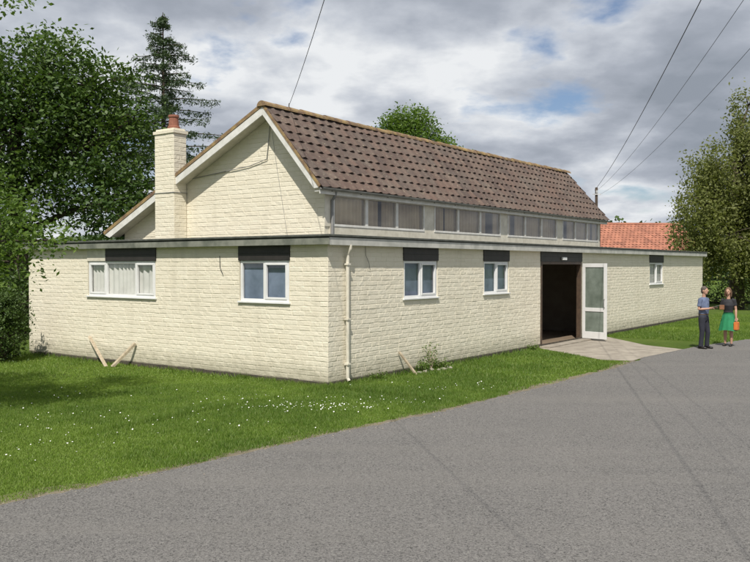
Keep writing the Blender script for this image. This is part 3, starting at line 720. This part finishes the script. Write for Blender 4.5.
def person(name,loc,rot,kind,H=1.77):
    root=empty(name,loc,rot); s=H/1.77; root.scale=(s,s,s)
    body=MB(); man=kind=='man'
    sh=.185 if man else .16
    body.tube([(0,.0,1.40),(0,-.005,1.50),(0,-.02,1.60)],[.062,.052,.05],10)
    pose={'man':[((-sh,0,1.41),(-.235,.02,1.13),(-.12,-.24,1.16)),((sh,0,1.41),(.235,.02,1.13),(.12,-.24,1.18))],
          'woman':[((-sh,0,1.40),(-.215,.03,1.12),(-.13,-.2,1.18)),((sh,0,1.40),(.21,.02,1.12),(.235,-.05,.88))]}[kind]
    for i,(a,b,c) in enumerate(pose):
        a,b,c=map(Vector,(a,b,c))
        body.tube([tuple(a),tuple((a+b)/2),tuple(b),tuple(b+(c-b)*.3),tuple(c)],[.05,.044,.036,.037,.025],10)
        hand(body,c,(c-b),(1 if i==0 else -1))
    head(root,1.665,-.03,*( (simple('greying_brown_hair',(.13,.105,.085),(.08,.065,.055),.8,30,.5,.01),False) if man else (simple('dark_blond_hair',(.16,.09,.045),(.1,.055,.03),.7,30,.5,.01),True)),0,body)
    if not man:
        for sx in (-1,1): body.tube([(sx*.08,0,.85),(sx*.085,-.01,.5),(sx*.09,.02,.33),(sx*.09,.02,.08),(sx*.09,-.02,.05)],[.08,.055,.052,.032,.035],10)
    remesh(body,'body',SKIN,root,.0065,3)
    tor=MB()
    if man:
        tor.tube([(0,.0,.93),(0,.0,1.02),(0,-.01,1.12),(0,-.005,1.28),(0,.0,1.38),(0,0,1.445),(0,0,1.475)],[(.17,.115),(.175,.125),(.175,.13),(.19,.125),(.185,.105),(.12,.085),(.07,.065)],18)
    else:
        tor.tube([(0,.0,1.0),(0,.0,1.08),(0,-.02,1.24),(0,-.01,1.33),(0,0,1.40),(0,0,1.43)],[(.14,.105),(.135,.10),(.165,.13),(.16,.11),(.12,.08),(.075,.06)],18)
    for (a,b,c) in pose:
        a,b=Vector(a),Vector(b); e=a+(b-a)*(.72 if man else .6)
        tor.tube([(a.x*.75,0,a.z),tuple(a),tuple((a+e)/2),tuple(e)],[.07,.066,.060,.060],12)
    remesh(tor,'shirt' if man else 'cardigan',simple('slate_blue_shirt',(.14,.18,.28),(.09,.115,.19),.85,10,.4,.01) if man else simple('black_top',(.018,.018,.022),(.03,.03,.035),.8,10,.4,.01),root,.010,3)
    if man:
        tr=MB(); tr.tube([(0,0,.80),(0,0,.90),(0,0,.99)],[(.15,.10),(.175,.12),(.165,.113)],16)
        for sx,fy in ((-1,.0),(1,-.05)): tr.tube([(sx*.085,0,.9),(sx*.1,-.01+fy*.4,.66),(sx*.11,-.02+fy,.47),(sx*.115,.0+fy,.25),(sx*.12,.01+fy,.06)],[.105,.088,.07,.066,.068],12)
        remesh(tr,'trousers',simple('dark_trousers',(.025,.027,.04),(.018,.02,.03),.85,8,.4,.01),root,.011,3)
        b=MB(); b.tube([(0,0,.965),(0,0,1.0)],[(.18,.128),(.18,.128)],18); b.obj('belt',BROWNW,root)
    else:
        sk=MB(); rings=[(1.03,.135,.105),(.95,.165,.13),(.85,.19,.155),(.65,.23,.19),(.48,.265,.225)]; n=40; v=[];f=[]
        for j,(z,rx,ry) in enumerate(rings):
            for k in range(n):
                a=2*math.pi*k/n; w=1+.07*j/4*math.sin(a*9+.4)+.03*j/4*math.sin(a*4); v.append((rx*w*math.cos(a),ry*w*math.sin(a),z+.015*math.sin(a*3)*(j==4)))
        for j in range(4):
            for k in range(n): f.append((j*n+k,j*n+(k+1)%n,(j+1)*n+(k+1)%n,(j+1)*n+k))
        f.append(tuple(range(n))); sk.add(v,f); sk.obj('green_skirt',simple('green_cotton',(.02,.25,.10),(.015,.18,.075),.8,6,.3,.01),root,smooth=True)
        bg=MB(); bg.box(.19,.31,-.16,.06,.50,.74); bg.obj('orange_bag',simple('orange_fabric',(.65,.20,.04),(.5,.13,.03),.8,6,.3,.01),root,bevel=.02)
        bh=MB(); bh.tube([(.25,-.13,.73),(.25,-.10,.83),(.25,-.08,.86),(.25,-.02,.83),(.25,.03,.73)],[.007]*5,6); bh.obj('bag_handles',BROWNW,root)
    so=MB()
    for sx,fy in ((-1,.0),(1,-.05 if man else 0)):
        x=sx*(.12 if man else .09); so.tube([(x,.08+fy,.04),(x,.0+fy,.045),(x,-.10+fy,.035),(x,-.17+fy,.025)],[(.036,.04),(.042,.045),(.045,.034),(.03,.022)],10)
    so.obj('shoes',simple('black_shoe',(.02,.018,.016),None,.4,3,0),root,smooth=True)
    if man:
        pp=MB(); pp.add([(-.13,-.27,1.17),(.13,-.27,1.19),(.14,-.46,1.27),(-.12,-.46,1.25)],[(0,1,2,3)]); pp.obj('paper',simple('white_paper',(.8,.8,.78),None,.8,3,0),root)
    else:
        pp=MB(); pp.box(-.17,-.03,-.33,-.31,1.12,1.26); pp.obj('purse',simple('tan_leather',(.30,.14,.07),None,.6,3,0),root,bevel=.003)
    return root
person('man_standing',(9.42,23.75,.008),math.radians(40),'man',1.77)
person('woman_standing',(10.45,24.5,.008),math.radians(-38),'woman',1.72)

# ------------------------------------------------------------------ sky, sun, camera
el=math.radians(54); sxn=-.13
to_sun=Vector((math.cos(el)*sxn,-math.cos(el)*math.sqrt(1-sxn*sxn),math.sin(el))).normalized()
sun=bpy.data.lights.new('sun','SUN'); sun.energy=4.8; sun.angle=math.radians(.55); sun.color=(1,.95,.87)
so=bpy.data.objects.new('sun',sun); link(so); so.rotation_euler=to_sun.to_track_quat('Z','Y').to_euler(); so.location=(0,-20,30)
w=bpy.data.worlds.new('World'); scene.world=w; w.use_nodes=True; nt=w.node_tree; bg=nt.nodes['Background']; bg.inputs[1].default_value=.1
sky=nt.nodes.new('ShaderNodeTexSky'); sky.sky_type='NISHITA'; sky.sun_disc=False; sky.sun_elevation=el; sky.sun_rotation=math.radians(187.5)
tc=nt.nodes.new('ShaderNodeTexCoord'); sx=nt.nodes.new('ShaderNodeSeparateXYZ'); nt.links.new(tc.outputs['Generated'],sx.inputs[0])
def M(op,a,b=None,c=None):
    n=nt.nodes.new('ShaderNodeMath'); n.operation=op
    for i,x in enumerate((a,b,c)):
        if x is None: continue
        if hasattr(x,'node'): nt.links.new(x,n.inputs[i])
        else: n.inputs[i].default_value=x
    return n.outputs[0]
zz=M('ADD',M('MAXIMUM',sx.outputs[2],0.),.26)
cb=nt.nodes.new('ShaderNodeCombineXYZ'); nt.links.new(M('DIVIDE',sx.outputs[0],zz),cb.inputs[0]); nt.links.new(M('DIVIDE',sx.outputs[1],zz),cb.inputs[1])
cv=cb.outputs[0]
n1=noise(nt,1.75,8,.54,cv,.1)
mp=nt.nodes.new('ShaderNodeMapping'); mp.inputs['Location'].default_value=(3.1,7.7,0); nt.links.new(cv,mp.inputs[0])
n2=noise(nt,1.9,8,.53,mp.outputs[0],.1)
cov=ramp(nt,n1,.365,.445)
core=ramp(nt,n1,.42,.62,.08,-.06)
sh=M('ADD',n2,core)
cc=nt.nodes.new('ShaderNodeValToRGB'); nt.links.new(sh,cc.inputs[0]); e=cc.color_ramp.elements
e[0].position=.35; e[0].color=(.29,.325,.38,1); e[1].position=.66; e[1].color=(.84,.86,.88,1); k=e.new(.47); k.color=(.40,.435,.50,1); k=e.new(.56); k.color=(.57,.605,.665,1)
cl=mixc(nt,1.,cc.outputs[0],(10,10,10),'MULTIPLY')
bl=mixc(nt,1.,sky.outputs[0],(.9,.92,1.),'MULTIPLY')
fin=mixc(nt,cov,bl,cl)
nt.links.new(fin,bg.inputs[0])
cam=bpy.data.cameras.new('camera'); cam.sensor_width=36; cam.lens=39.8; cam.clip_end=2500
co_=bpy.data.objects.new('camera',cam); link(co_); co_.location=(0,0,2.4); co_.rotation_euler=(math.radians(90-1.1),0,0); scene.camera=co_
scene.view_settings.view_transform='Standard'; scene.view_settings.look='None'; scene.view_settings.exposure=0
